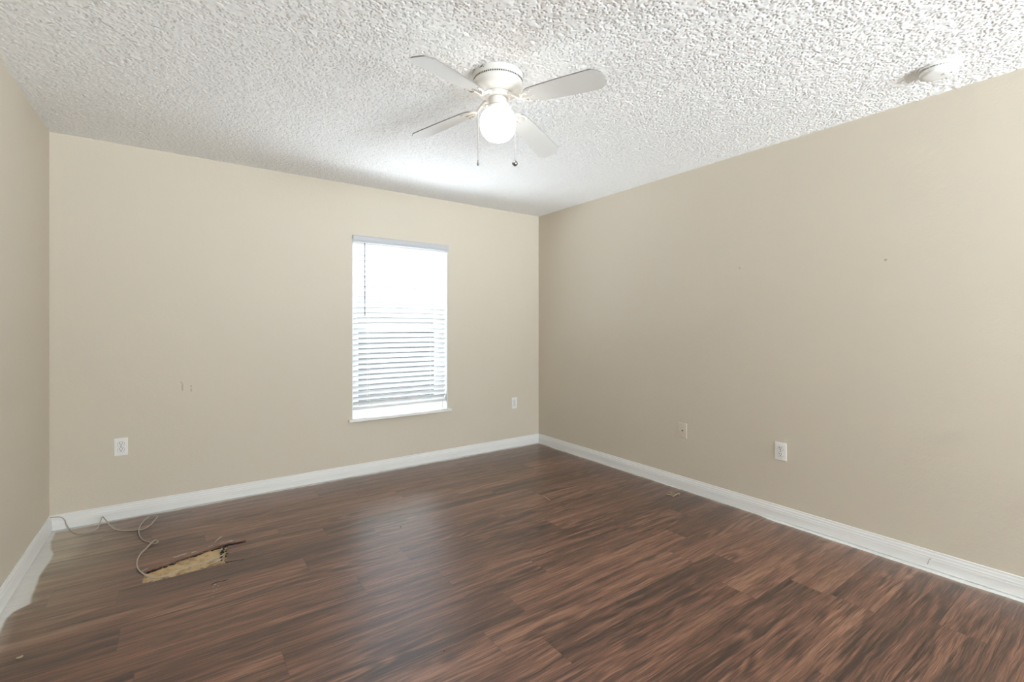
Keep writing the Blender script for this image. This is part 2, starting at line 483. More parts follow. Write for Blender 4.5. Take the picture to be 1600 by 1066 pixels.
# ceiling: sprayed popcorn, modelled as real grains and pits over the part the room shows
def popcorn_ceiling():
    st = 0.0034; y_end = -4.05
    nx, ny = int(W / st) + 1, int(-y_end / st) + 1
    rng = np.random.default_rng(5)
    def blur(a, k):
        for ax in (0, 1):
            for _ in range(k): a = (np.roll(a, 1, ax) + 2 * a + np.roll(a, -1, ax)) / 4
        return a
    def field(k):
        a = blur(rng.standard_normal((ny, nx)), k); return a / a.std()
    fine, lump = field(1), field(8)
    dens = POP_P * (1 + 0.25 * np.clip(lump, -2, 2))
    pit = (rng.random((ny, nx)) < dens) * rng.uniform(0.45, 1.0, (ny, nx))
    pit = np.maximum(pit, 0.75 * np.maximum(np.roll(pit, 1, 0), np.roll(pit, 1, 1)))
    z = H - 0.0035 - 0.00022 * fine - 0.0007 * lump + POP_D * pit
    X, Y = np.meshgrid(np.linspace(-W, 0, nx), np.linspace(0, y_end, ny))
    grid = np.stack([X, Y, z], -1).reshape(-1, 3)
    extra = np.array([(-W, y_end, H), (0, y_end, H), (0, YF, H), (-W, YF, H), (-W, YF, H + 0.1), (0, YF, H + 0.1), (0, 0, H + 0.1), (-W, 0, H + 0.1)])
    n0 = len(grid)
    idx = np.arange(nx * ny).reshape(ny, nx)
    q = np.stack([idx[:-1, :-1], idx[:-1, 1:], idx[1:, 1:], idx[1:, :-1]], -1).reshape(-1, 4)
    e = n0 + np.array([[0, 1, 2, 3], [4, 5, 6, 7]])
    faces = np.concatenate([q, e]).astype(np.int32)
    verts = np.concatenate([grid, extra]).astype(np.float32)
    me = bpy.data.meshes.new('ceiling')
    me.vertices.add(len(verts)); me.vertices.foreach_set('co', verts.ravel())
    me.loops.add(faces.size); me.loops.foreach_set('vertex_index', faces.ravel())
    me.polygons.add(len(faces)); me.polygons.foreach_set('loop_start', np.arange(0, faces.size, 4, dtype=np.int32))
    me.polygons.foreach_set('use_smooth', np.ones(len(faces), dtype=bool))
    me.update(calc_edges=True)
    me.materials.append(M['ceiling'])
    o = bpy.data.objects.new('ceiling', me); COL.objects.link(o)
    return o
POP_P, POP_D = 0.055, 0.0062
struct(popcorn_ceiling())

# floor boards, with the torn hole cut right through them
TOPZ, SUBZ = 0.0, -0.009
HOLE = [flr(*q) for q in ((222, 911), (224, 902), (229, 893), (246, 888), (262, 881.5), (281, 874.5), (300, 868.5), (318, 861.5), (336, 856), (352, 851.5),
                          (356, 853), (354, 863), (354, 872), (352, 880), (345, 881.5), (333, 884.5), (318, 888.5), (298, 894), (275, 900.5), (252, 906), (238, 909.5))]
fb = bmesh.new()
fl_out = [fb.verts.new(q) for q in ((-W, YF - 0.15, 0), (0, YF - 0.15, 0), (0, 0, 0), (-W, 0, 0))]
fl_in = [fb.verts.new((q.x, q.y, 0)) for q in HOLE]
es = [fb.edges.new((L[i], L[(i + 1) % len(L)])) for L in (fl_out, fl_in) for i in range(len(L))]
bmesh.ops.triangle_fill(fb, use_beauty=True, edges=es)
low = [fb.verts.new((v.co.x, v.co.y, SUBZ - 0.004)) for v in fl_in]
for i in range(len(fl_in)):
    j = (i + 1) % len(fl_in)
    fb.faces.new((fl_in[i], fl_in[j], low[j], low[i]))
for f in fb.faces:
    if abs(f.normal.z) > 0.5 and f.normal.z < 0: f.normal_flip()
me = bpy.data.meshes.new('floor'); fb.to_mesh(me); fb.free(); me.materials.append(M['floor'])
fo = bpy.data.objects.new('floor', me); COL.objects.link(fo); struct(fo)

# baseboards: one moulded profile, (thickness, height)
PROF = [(0, 0.003), (0.014, 0.003), (0.014, 0.052), (0.0125, 0.058), (0.0125, 0.064), (0.0100, 0.070), (0.0085, 0.080), (0.0055, 0.086), (0.0050, 0.094), (0.003, 0.097), (0, 0.097)]
def baseboard(name, fn, a, b):
    o = MB().prism(PROF, lambda t, z: fn(a, t, z), lambda t, z: fn(b, t, z)).build(name, M['trim'])
    return struct(o)
baseboard('baseboard_back', lambda s, t, z: (s, -t, z), -W, 0)
baseboard('baseboard_right', lambda s, t, z: (-t * 0.9, s, z), YF, -0.0142)
baseboard('baseboard_left', lambda s, t, z: (-W + t, s, z), YF, -0.0142)
baseboard('baseboard_front', lambda s, t, z: (s, YF + t, z), -W + 0.0142, 0)

# ------------------------------------------------------------------ window
win = empty('window_1', ((WX0 + WX1) / 2, 0.10, WZ0)); struct(win)
ww, wh = WX1 - WX0, WZ1 - WZ0
def ring(m, x0, x1, z0, z1, wd, y0, y1):
    yc, dy = (y0 + y1) / 2, abs(y1 - y0)
    m.box(((x0 + x1) / 2, yc, z0 + wd / 2), (x1 - x0, dy, wd), bevel=0.003)
    m.box(((x0 + x1) / 2, yc, z1 - wd / 2), (x1 - x0, dy, wd), bevel=0.003)
    m.box((x0 + wd / 2, yc, (z0 + z1) / 2), (wd, dy, z1 - z0 - 2 * wd), bevel=0.003)
    m.box((x1 - wd / 2, yc, (z0 + z1) / 2), (wd, dy, z1 - z0 - 2 * wd), bevel=0.003)
m = MB(); ring(m, -ww / 2 + 0.006, ww / 2 - 0.006, 0.012, wh - 0.006, 0.035, -0.01, 0.045); m.build('window_frame', M['vinyl'], win)
for nm, z0, z1, yy in (('lower_sash', 0.047, wh / 2 + 0.02, 0.0), ('upper_sash', wh / 2 - 0.02, wh - 0.041, 0.024)):
    m = MB(); ring(m, -ww / 2 + 0.042, ww / 2 - 0.042, z0, z1, 0.038, yy - 0.006, yy + 0.016)
    s_ = m.build(nm, M['vinyl'], win)
    MB().box((0, yy + 0.005, (z0 + z1) / 2), (ww - 0.16, 0.004, z1 - z0 - 0.075)).build('pane', M['tinted'], s_)
# fine insect screen over the outside of the lower half
t_ = NT('insect_screen_mesh'); t_.t.nodes.remove(t_.b)
d_ = t_.n('ShaderNodeBsdfDiffuse'); tr_ = t_.n('ShaderNodeBsdfTransparent'); mx_ = t_.n('ShaderNodeMixShader')
d_.inputs[0].default_value = (0.05, 0.05, 0.05, 1); mx_.inputs[0].default_value = 0.74
t_.t.links.new(d_.outputs[0], mx_.inputs[1]); t_.t.links.new(tr_.outputs[0], mx_.inputs[2]); t_.t.links.new(mx_.outputs[0], t_.out.inputs[0])
MB().box((0, 0.036, 0.03 + wh / 4), (ww - 0.09, 0.001, wh / 2 - 0.02)).build('insect_screen', t_.m, win)
# white reveal lining the opening and the projecting stone sill
m = MB()
m.box((-ww / 2 + 0.003, -0.045, wh / 2), (0.006, 0.108, wh)); m.box((ww / 2 - 0.003, -0.045, wh / 2), (0.006, 0.108, wh)); m.box((0, -0.045, wh - 0.003), (ww - 0.012, 0.108, 0.006))
m.build('window_reveal', M['vinyl'], win)
m = MB(); m.box((0, -0.05, -0.004), (ww - 0.002, 0.13, 0.022), bevel=0.003); m.box((0, -0.1125, -0.004), (ww + 0.066, 0.035, 0.022), bevel=0.004, seg=3)
m.build('window_sill', M['marble'], win)

# invented wide window behind the camera, put in to let fill light in
def glazing(name, loc, rz, w_, h_):
    e = empty(name, loc, (0, 0, rz)); struct(e)
    m = MB(); ring(m, -w_ / 2, w_ / 2, 0.0, h_, 0.05, -0.03, 0.03); m.box((0, 0, h_ / 2), (0.06, 0.05, h_ - 0.1)); m.build('fill_window_frame', M['vinyl'], e)
    for sx in (-1, 1):
        MB().box((sx * (w_ / 4 - 0.005), 0, h_ / 2), (w_ / 2 - 0.10, 0.005, h_ - 0.11)).build('pane', M['glass'], e)
glazing('added_fill_window', ((FX0 + FX1) / 2, YF - 0.08, FZ0), 0, FX1 - FX0, FZ1 - FZ0)

# ------------------------------------------------------------------ blind
BY = 0.030                                   # slat pivot line inside the reveal
bl = empty('window_blind', ((WX0 + WX1) / 2, BY, WZ1))
tag(bl, 'white two inch slat blind hanging closed in the window', 'blind')
bw = ww - 0.024
MB().box((0, 0.0, -0.025), (bw, 0.05, 0.036), bevel=0.002).build('head_rail', M['vinyl'], bl)
m = MB()
vp = [(-0.037, -0.030), (-0.045, -0.028), (-0.048, -0.020), (-0.045, -0.010), (-0.048, 0.0), (-0.049, 0.022), (-0.045, 0.027), (-0.037, 0.027)]
m.prism(vp, lambda y, z: (-ww / 2 + 0.004, y, z), lambda y, z: (ww / 2 + 0.004, y, z))
m.build('valance', M['valance'], bl)
PITCH, NS, TILT = 0.0447, 31, math.radians(44.5)
def slat_mesh():
    m = MB(); top, bot = [], []
    n = 8
    for k in range(n + 1):
        s = -0.025 + 0.05 * k / n
        c = 0.0028 * (1 - (s / 0.025) ** 2)
        # room edge high, outer edge low
        y_ = s * math.cos(TILT) + c * math.sin(TILT); z_ = -s * math.sin(TILT) + c * math.cos(TILT)
        ny, nz = math.sin(TILT) * 0.0014, math.cos(TILT) * 0.0014
        top.append((y_ + ny, z_ + nz)); bot.append((y_ - ny, z_ - nz))
    poly = top + bot[::-1]
    m.prism(poly, lambda y, z: (-bw / 2, y, z), lambda y, z: (bw / 2, y, z))
    return m
z0 = -0.060
first = slat_mesh().build('slat', M['slat'], bl, smooth=True, loc=(0, 0, z0))
for i in range(1, NS):
    c = first.copy(); COL.objects.link(c); c.parent = bl
    c.location = (0.0, random.uniform(-0.0015, 0.0015), z0 - PITCH * i)
    c.rotation_euler = (math.radians(random.uniform(-3, 3) + (2 if i > 15 else 0)), math.radians(random.uniform(-0.1, 0.1)), 0)
zb = z0 - PITCH * NS
MB().box((0, 0.0, zb + 0.008), (bw, 0.05, 0.016), rot=Matrix.Rotation(math.radians(14), 3, 'X'), bevel=0.003).build('bottom_rail', M['vinyl'], bl)
for sx in (-0.30, 0.30):
    m = MB()
    for yy in (-0.0275, 0.0275):
        m.tube([(sx, yy, -0.04), (sx, yy, zb + 0.004)], 0.0008, 6)
    m.build('ladder_cord', M['vinyl'], bl)
wnd = at(571, 380, 1, -0.03)
wx = wnd.x - bl.location.x
m = MB(); m.tube([(wx, -0.040, -0.032), (wx, -0.043, -0.05), (wx, -0.043, -0.655)], 0.0038, 8); m.build('tilt_wand', M['wand'], bl, smooth=True)

# ------------------------------------------------------------------ ceiling fan
FAN = Vector((-1.9498, -2.1301, H))
fan = empty('ceiling_fan', FAN)
tag(fan, 'white four blade hugger ceiling fan with lit globe lamp', 'ceiling fan')
m = MB().lathe([(0.113, 0), (0.119, -0.003), (0.119, -0.031), (0.116, -0.033), (0.116, -0.040), (0.118, -0.042), (0.1195, -0.050), (0.1185, -0.060),
                (0.113, -0.071), (0.102, -0.080), (0.086, -0.087), (0.068, -0.092), (0.0, -0.092)], 64, cap=False)
hs = m.build('motor_housing', M['fan'], fan, smooth=True, angle=40)
m = MB()
for i in range(72):
    a = 2 * PI * i / 72
    m.box((0.1162 * math.cos(a), 0.1162 * math.sin(a), -0.0365), (0.0025, 0.0048, 0.0055), rot=Matrix.Rotation(a, 3, 'Z'))
m.build('vent_slots', M['dark'], hs)
m = MB()
a0 = math.radians(234.6 - 38)
for da, dz, s in ((0, -0.010, 0.007), (0.06, -0.0065, 0.005), (0.10, -0.014, 0.004), (-0.07, -0.013, 0.004), (0.17, -0.008, 0.003)):
    m.box((0.119 * math.cos(a0 + da), 0.119 * math.sin(a0 + da), dz), (0.0012, s * 1.3, s * 0.7), rot=Matrix.Rotation(a0 + da, 3, 'Z'), bevel=0.0004)
m.build('smudge', M['dark'], hs)
MB().lathe([(0.0, -0.092), (0.060, -0.092), (0.063, -0.096), (0.063, -0.108), (0.058, -0.113), (0.0, -0.113)], 48, cap=False).build('flywheel', M['fan'], fan, smooth=True)
lk = MB().lathe([(0.0, -0.113), (0.040, -0.113), (0.044, -0.117), (0.045, -0.150), (0.050, -0.156), (0.056, -0.160), (0.057, -0.172), (0.053, -0.174), (0.0, -0.174)], 48, cap=False).build('light_fitter', M['fan'], fan, smooth=True)
for k in range(3):
    a = math.radians(60 + 120 * k)
    rm = Matrix.Rotation(a, 4, 'Z') @ Matrix.Translation((0.057, 0, -0.166)) @ Matrix.Rotation(PI / 2, 4, 'Y')
    MB().lathe([(0, 0.012), (0.0045, 0.012), (0.005, 0.010), (0.005, 0.004), (0.002, 0.003), (0.002, 0)], 12, mat=rm, cap=False).build('thumb_screw', M['fan'], lk, smooth=True)
MB().lathe([(0.046, -0.168), (0.050, -0.172), (0.064, -0.178), (0.077, -0.192), (0.0845, -0.212), (0.0862, -0.235), (0.083, -0.260), (0.073, -0.284), (0.056, -0.302), (0.034, -0.312), (0.0, -0.316)], 48, cap=False).build('globe_shade', M['globe'], fan, smooth=True, angle=60)

def blade_outline():
    R0, R1 = 0.150, 0.5400
    half = []
    for r, hw in ((0, 0.020), (0.006, 0.032), (0.016, 0.041), (0.035, 0.0475), (0.10, 0.053), (0.20, 0.0585), (0.30, 0.0625), (0.350, 0.0630), (0.357, 0.0610), (0.382, 0.0410), (0.3870, 0.0350), (0.3895, 0.0250)):
        half.append((R0 + r, hw))
    return half + [(r, -hw) for r, hw in half[::-1]]
# tip heights differ a little: the blades sag
for ang, tipz in ((201.3, -0.170), (291.3, -0.166), (21.3, -0.218), (111.3, -0.176)):
    a = math.radians(ang)
    sl = math.atan2(tipz + 0.142, 0.5265 - 0.15)
    base = Matrix.Rotation(a, 4, 'Z') @ Matrix.Translation((0.15, 0, -0.142)) @ Matrix.Rotation(-sl, 4, 'Y') @ Matrix.Rotation(math.radians(-12), 4, 'X') @ Matrix.Translation((-0.15, 0, 0))
    m = MB()
    m.prism(blade_outline(), lambda r, s: base @ Vector((r, s, 0.0028)), lambda r, s: base @ Vector((r, s, -0.0028)))
    bld = m.build('blade', M['blade'], fan)
    bld.data.materials.append(M['blade_edge'])
    for f in list(bld.data.polygons)[2:]: f.material_index = 1
    # cast bracket: neck, fork with two curls and a middle tongue screwed under the blade
    m = MB()
    zb_ = -0.0052
    def L(r, s, z=zb_): return base @ Vector((r, s, z))
    rot = Matrix.Rotation(a, 4, 'Z')
    def N(r, s, z): return rot @ Vector((r, s, z))
    m.tube([N(0.056, 0, -0.104), N(0.075, 0, -0.108), N(0.098, 0, -0.124), L(0.130, 0), L(0.150, 0)], 0.008, 10, radii=[0.010, 0.009, 0.008, 0.0075, 0.006])
    for sg in (1, -1):
        pts = [L(0.128, 0)]
        for k in range(1, 12):
            f = k / 11
            pts.append(L(0.128 + 0.075 * f, sg * 0.040 * math.sin(f * PI * 0.62)))
        m.tube(pts, 0.005, 8, radii=[0.006 - 0.0025 * k / 11 for k in range(12)])
        pts = [L(0.135, sg * 0.006)] + [L(0.150 + 0.016 * math.cos(PI - q), sg * (0.018 + 0.012 * math.sin(q))) for q in (0.0, 0.7, 1.4, 2.1, 2.8, 3.5)]
        m.tube(pts, 0.0032, 8)
    m.tube([L(0.145, 0), L(0.178, 0), L(0.196, 0)], 0.006, 8, radii=[0.006, 0.007, 0.003])
    br = m.build('blade_bracket', M['fan'], fan, smooth=True, angle=60)
    for r, s in ((0.182, 0.0), (0.192, 0.036), (0.192, -0.036)):
        MB().sphere(L(r, s, -0.009), 0.0042, 10, 6).build('screw', M['fan'], br, smooth=True)

def chain(side, back, zend, name_knob, kind):
    ax = _rt * side + _fw * back
    dv = ax.normalized()
    top = dv * 0.044 + Vector((0, 0, -0.140)); out = ax + Vector((0, 0, -0.168))
    m = MB(); m.tube([top, dv * 0.062 + Vector((0, 0, -0.141)), (top + out) * 0.5 + Vector((0, 0, 0.006)) + dv * 0.012, out, ax + Vector((0, 0, zend))], 0.0012, 6)
    n = int(abs(zend + 0.168) / 0.006)
    for k in range(n):
        m.sphere(ax + Vector((0, 0, -0.168 - 0.006 * k)), 0.0017, 6, 4)
    c = m.build('pull_chain', M['chain'], fan, smooth=True)
    m = MB()
    mt = Matrix.Translation(ax + Vector((0, 0, zend)))
    if kind == 0:
        m.lathe([(0, 0.006), (0.0025, 0.005), (0.003, -0.004), (0.0055, -0.010), (0.0060, -0.016), (0.004, -0.020), (0, -0.021)], 14, mat=mt, cap=False)
    else:
        m.lathe([(0, 0.003), (0.003, 0.003), (0.004, -0.001), (0.010, -0.004), (0.0135, -0.010), (0.0140, -0.015), (0.011, -0.021), (0.006, -0.025), (0, -0.026)], 18, mat=mt, cap=False)
    m.build(name_knob, M['metal'], c, smooth=True, angle=50)
chain(-0.0950, 0.0, -0.412, 'pull_fob', 0)
chain(0.0815, 0.055, -0.390, 'pull_knob', 1)

# ------------------------------------------------------------------ smoke detector
sd = empty('smoke_detector', at(1466, 108, 2, H - 0.01) + Vector((0, 0, 0.01)))
sd.location.z = H
tag(sd, 'round white smoke detector on the ceiling near the right wall', 'smoke detector')
MB().lathe([(0.072, 0), (0.074, -0.003), (0.074, -0.011), (0.070, -0.013), (0, -0.013)], 48, cap=False).build('mounting_base', M['white'], sd, smooth=True)
bd = MB().lathe([(0, -0.013), (0.064, -0.013), (0.064, -0.018), (0.068, -0.019), (0.0685, -0.029), (0.064, -0.036), (0.050, -0.041), (0.030, -0.043), (0, -0.0435)], 48, cap=False).build('detector_body', M['white'], sd, smooth=True, angle=40)
m = MB()
for i in range(36):
    a = 2 * PI * i / 36
    m.box((0.0642 * math.cos(a), 0.0642 * math.sin(a), -0.0160), (0.003, 0.006, 0.003), rot=Matrix.Rotation(a, 3, 'Z'))
m.build('vent_slots', M['grey_chip'], bd)
MB().lathe([(0, -0.046), (0.010, -0.0455), (0.0125, -0.044), (0.0125, -0.040)], 24, mat=Matrix.Translation(_fw * -0.022 + _rt * 0.012), cap=False).build('test_button', M['white'], bd, smooth=True)
MB().lathe([(0, -0.0445), (0.003, -0.0440), (0.003, -0.040)], 12, mat=Matrix.Translation(_fw * -0.034 + _rt * 0.030), cap=False).build('indicator_light', M['grey_chip'], bd, smooth=True)

# ------------------------------------------------------------------ outlets (built facing -y at the origin)
def plate(m):
    m.box((0, -0.003, 0), (0.0700, 0.006, 0.1143), bevel=0.0022, seg=3)
def make_outlet():
    e = empty('wall_outlet')
    m = MB(); plate(m); m.build('cover_plate', M['white'], e, smooth=True)
    for sg in (1, -1):
        zc = sg * 0.0195
        prof = []
        for k in range(32):
            a = 2 * PI * k / 32
            prof.append((0.0172 * math.cos(a), max(-0.0138, min(0.0138, 0.0172 * math.sin(a)))))
        m = MB(); m.prism(prof, lambda x, z: (x, -0.0055, zc + z), lambda x, z: (x, -0.0078, zc + z))
        rc = m.build('receptacle', M['white'], e)
        m = MB()
        gv = [(x * 1.07, z * 1.08) for x, z in prof]
        m.prism(gv, lambda x, z: (x, -0.0050, zc + z), lambda x, z: (x, -0.0063, zc + z))
        m.build('groove', M['grey_chip'], rc)
        MB().box((-0.0064, -0.0078, zc + 0.0040), (0.0030, 0.0008, 0.0095)).build('slot', M['dark'], rc)
        MB().box((0.0064, -0.0078, zc + 0.0040), (0.0026, 0.0008, 0.0080)).build('slot', M['dark'], rc)
        MB().lathe([(0, 0), (0.0030, 0), (0.0030, 0.0008), (0, 0.0008)], 12, mat=Matrix.Translation((0, -0.0074, zc - 0.0068)) @ Matrix.Rotation(PI / 2, 4, 'X'), cap=False).build('ground_hole', M['dark'], rc)
    MB().lathe([(0, 0.0016), (0.0028, 0.0012), (0.0034, 0)], 14, mat=Matrix.Translation((0, -0.006, 0)) @ Matrix.Rotation(PI / 2, 4, 'X'), cap=False).build('screw', M['metal'], e, smooth=True)
    return e
o1 = make_outlet(); o1.location = (-3.502, 0, 0.4725)
tag(o1, 'white duplex outlet low on the back wall near the left corner', 'outlet')
o2 = copy_tree(o1); o2.location = (-0.329, 0, 0.461)
tag(o2, 'white duplex outlet on the back wall right of the window', 'outlet')
o3 = copy_tree(o1); o3.location = (0, -2.521, 0.450); o3.rotation_euler = (0, 0, -PI / 2)
tag(o3, 'white duplex outlet low on the long right wall', 'outlet')
cx_ = empty('cable_plate', (0, -1.794, 0.455), (0, 0, -PI / 2))
tag(cx_, 'beige painted cable jack plate on the right wall', 'wall plate')
m = MB(); plate(m); m.build('cover_plate', M['plate_beige'], cx_, smooth=True)
rx = Matrix.Rotation(PI / 2, 4, 'X')
MB().lathe([(0, 0.010), (0.0022, 0.010), (0.0022, 0.0085), (0.0045, 0.0085), (0.0050, 0.003), (0.0062, 0.003), (0.0062, 0)], 12, mat=Matrix.Translation((0, -0.006, 0)) @ rx, cap=False).build('jack', M['metal'], cx_)
for sg in (1, -1):
    MB().lathe([(0, 0.0014), (0.0026, 0.001), (0.0032, 0)], 12, mat=Matrix.Translation((0, -0.006, sg * 0.042)) @ rx, cap=False).build('screw', M['plate_beige'], cx_, smooth=True)

# ------------------------------------------------------------------ torn hole in the floor
hc = flr(285, 882)
hole = empty('floor_hole', (hc.x, hc.y, 0))
tag(hole, 'torn hole in the wood plank floor showing tan particle board', 'floor hole')
def HL(p, z=None): return (p.x - hc.x, p.y - hc.y, p.z if z is None else z)
# exposed board: rough little grid
xs = [q.x for q in HOLE]; ys = [q.y for q in HOLE]
gx0, gx1, gy0, gy1 = min(xs) - 0.03, max(xs) + 0.03, min(ys) - 0.03, max(ys) + 0.03
m = MB(); nx, ny = 60, 36
vv = [[m.bm.verts.new((gx0 + (gx1 - gx0) * i / nx - hc.x, gy0 + (gy1 - gy0) * j / ny - hc.y, SUBZ + random.uniform(-0.0008, 0.0008))) for j in range(ny + 1)] for i in range(nx + 1)]
for i in range(nx):
    for j in range(ny): m.bm.faces.new((vv[i][j], vv[i + 1][j], vv[i + 1][j + 1], vv[i][j + 1]))
m.build('exposed_subfloor', M['subfloor'], hole, smooth=True)
def shard(m, c, ln, wd, th, ang, tilt=0.0, roll=0.0):
    """irregular torn flake"""
    n = 7; pts = []
    for k in range(n):
        a = 2 * PI * k / n + random.uniform(-0.3, 0.3)
        pts.append((ln / 2 * math.cos(a) * random.uniform(0.7, 1.1), wd / 2 * math.sin(a) * random.uniform(0.6, 1.15)))
    R = Matrix.Translation(c) @ Matrix.Rotation(ang, 4, 'Z') @ Matrix.Rotation(tilt, 4, 'Y') @ Matrix.Rotation(roll, 4, 'X')
    m.prism(pts, lambda x, y: R @ Vector((x, y, th / 2)), lambda x, y: R @ Vector((x * 0.95, y * 0.95, -th / 2)))
# ragged lifted edge of the boards along the far side of the hole
far_px = [(226, 893.5), (246, 888), (262, 881.5), (281, 874.5), (300, 868.5), (318, 861.5), (336, 856), (353, 851), (370, 849), (384, 846)]
pts = [flr(*q) for q in far_px]
m = MB()
lo, hi = [], []
N_ = 60
for k in range(N_ + 1):
    f = k / N_ * (len(pts) - 1); i = min(int(f), len(pts) - 2); p = pts[i].lerp(pts[i + 1], f - i)
    lift = 0.0035 + 0.0045 * max(0, min(1, (k / N_ - 0.35) * 2.2)) + random.uniform(-0.001, 0.001)
    fr = p + Vector((0, -0.004 + random.uniform(-0.006, 0.004), lift))
    bk = p + Vector((0.0, 0.050, 0.0006))
    md = p + Vector((0, 0.020, lift * 0.55 + 0.0006))
    lo.append((fr, md, bk))
for k in range(N_):
    for q in range(2):
        a, b = lo[k], lo[k + 1]
        vs = [m.bm.verts.new(HL(v)) for v in (a[q], b[q], b[q + 1], a[q + 1])]
        m.bm.faces.new(vs)
bmesh.ops.remove_doubles(m.bm, verts=m.bm.verts, dist=1e-5)
r = bmesh.ops.extrude_face_region(m.bm, geom=m.bm.faces[:])
for v in r['geom']:
    if isinstance(v, bmesh.types.BMVert): v.co.z -= 0.0030
flap = m.build('lifted_board_edge', None, hole)
# the flap carries the same boards: its texture is anchored like the floor's
def flap_material():
    t = NT('walnut_flap'); p, x, y, z = t.pos()
    s = t.noise(t.comb(t.math('MULTIPLY', x, 4.0), t.math('MULTIPLY', y, 75.0)), 1.0, 5, 0.65)
    s1 = t.noise(t.comb(t.math('MULTIPLY', x, 1.3), t.math('MULTIPLY', y, 17.0)), 1.0, 4)
    col = t.ramp(t.math('ADD', t.math('MULTIPLY', s, 0.5), t.math('MULTIPLY', s1, 0.5)), [(0.34, (0.11, 0.058, 0.040)), (0.5, (0.23, 0.125, 0.088)), (0.68, (0.36, 0.22, 0.16))])
    return t.base(col, 0.42, 0.4)
M['flap'] = flap_material()
flap.data.materials.append(M['flap'])
# black adhesive smeared under the lifted edge and at the right end
m = MB()
for k in range(26):
    f = random.uniform(0.0, 1.0); i = min(int(f * 7), 6); p = pts[i].lerp(pts[i + 1], f * 7 - i)
    shard(m, HL(p + Vector((0, random.uniform(-0.014, 0.0), 0)), -0.0065), random.uniform(0.015, 0.035), random.uniform(0.006, 0.014), 0.003, random.uniform(-0.3, 0.3))
for k in range(22):
    f = random.random(); p = flr(349 + random.uniform(-4, 6), 854 + 26 * f)
    shard(m, HL(p, random.uniform(-0.007, 0.001)), random.uniform(0.010, 0.03), random.uniform(0.006, 0.016), 0.003, random.uniform(0, 3), random.uniform(-0.3, 0.3))
m.build('black_adhesive', M['black_glue'], hole)['kind'] = 'stuff'
# torn pale and grey flakes
m = MB()
for (px, py, ln, wd, z, an) in ((226, 891, 0.035, 0.016, 0.001, 0.6), (275, 872, 0.03, 0.008, 0.006, 0.2), (285, 869.5, 0.045, 0.016, 0.008, 0.25), (303, 865, 0.03, 0.010, 0.008, 0.1),
                                (329, 857, 0.028, 0.008, 0.014, 0.2), (345, 861, 0.022, 0.014, 0.000, 1.2), (350, 866, 0.025, 0.014, 0.000, 0.5), (352, 858, 0.022, 0.012, 0.003, 1.6),
                                (352, 876, 0.018, 0.010, 0.001, 0.2), (360, 849, 0.03, 0.008, 0.012, 0.2), (333, 879, 0.035, 0.014, -0.004, 0.3), (338, 877, 0.03, 0.016, -0.004, 0.9),
                                (343, 874, 0.025, 0.018, -0.003, 0.2), (236, 905, 0.02, 0.008, 0.0, 0.1)):
    m = MB(); shard(m, HL(flr(px, py), z), ln, wd, 0.0018, an, random.uniform(-0.25, 0.25), random.uniform(-0.3, 0.3)); m.build('torn_flake', M['chip'], hole)
m = MB()
for k in range(34):
    f = random.random(); 
    px, py = (232 + 115 * f, 910 - 29 * f) if k < 20 else (230 + 120 * f, 892 - 38 * f)
    shard(m, HL(flr(px + random.uniform(-2, 2), py + random.uniform(-1.5, 1.5)), random.uniform(-0.003, 0.001)), random.uniform(0.006, 0.02), random.uniform(0.003, 0.008), 0.0016, random.uniform(-0.5, 0.5), random.uniform(-0.2, 0.2))
m.build('edge_crumbs', M['grey_chip'], hole)['kind'] = 'stuff'
# open cracks running on to the right, the plank end between them
def crack(a, b, w0, w1, n=14, z=0.0006):
    m = MB()
    A, B = flr(*a), flr(*b); d = (B - A).normalized(); nn = Vector((-d.y, d.x, 0))
    L_, R_ = [], []
    for k in range(n + 1):
        f = k / n; p = A.lerp(B, f) + nn * random.uniform(-0.0015, 0.0015); w_ = (w0 + (w1 - w0) * f) * random.uniform(0.7, 1.2)
        L_.append(p + nn * w_ / 2); R_.append(p - nn * w_ / 2)
    poly = L_ + R_[::-1]
    m.prism([(q.x, q.y) for q in poly], lambda x, y: (x - hc.x, y - hc.y, z), lambda x, y: (x - hc.x, y - hc.y, -0.001))
    m.build('open_crack', M['black_glue'], hole)
crack((354, 852.5), (384, 847), 0.016, 0.008)
crack((352, 879), (382, 874.5), 0.010, 0.003)

# splinter standing on the lifted board
A, B = flr(335, 848, 0.012), flr(347, 838.5, 0.012)
m = MB(); m.tube([A, A.lerp(B, 0.5) + Vector((0, 0, 0.004)), B], 0.0022, 6, radii=[0.0008, 0.0024, 0.0010])
tag(m.build('wood_splinter', M['chip']), 'pale splinter lying just behind the torn floor hole', 'splinter')
# bent staple at the far end of the loose plank
p0 = flr(378.5, 836); p1 = flr(381, 834)
m = MB(); m.tube([p0 + Vector((0, 0, 0.0008)), p0 + Vector((-0.003, 0.004, 0.009)), p1 + Vector((0, 0, 0.011)), p1 + Vector((0.006, -0.004, 0.0008))], 0.0016, 6)
tag(m.build('bent_staple', M['metal']), 'small bent staple beyond the right end of the floor hole', 'staple')

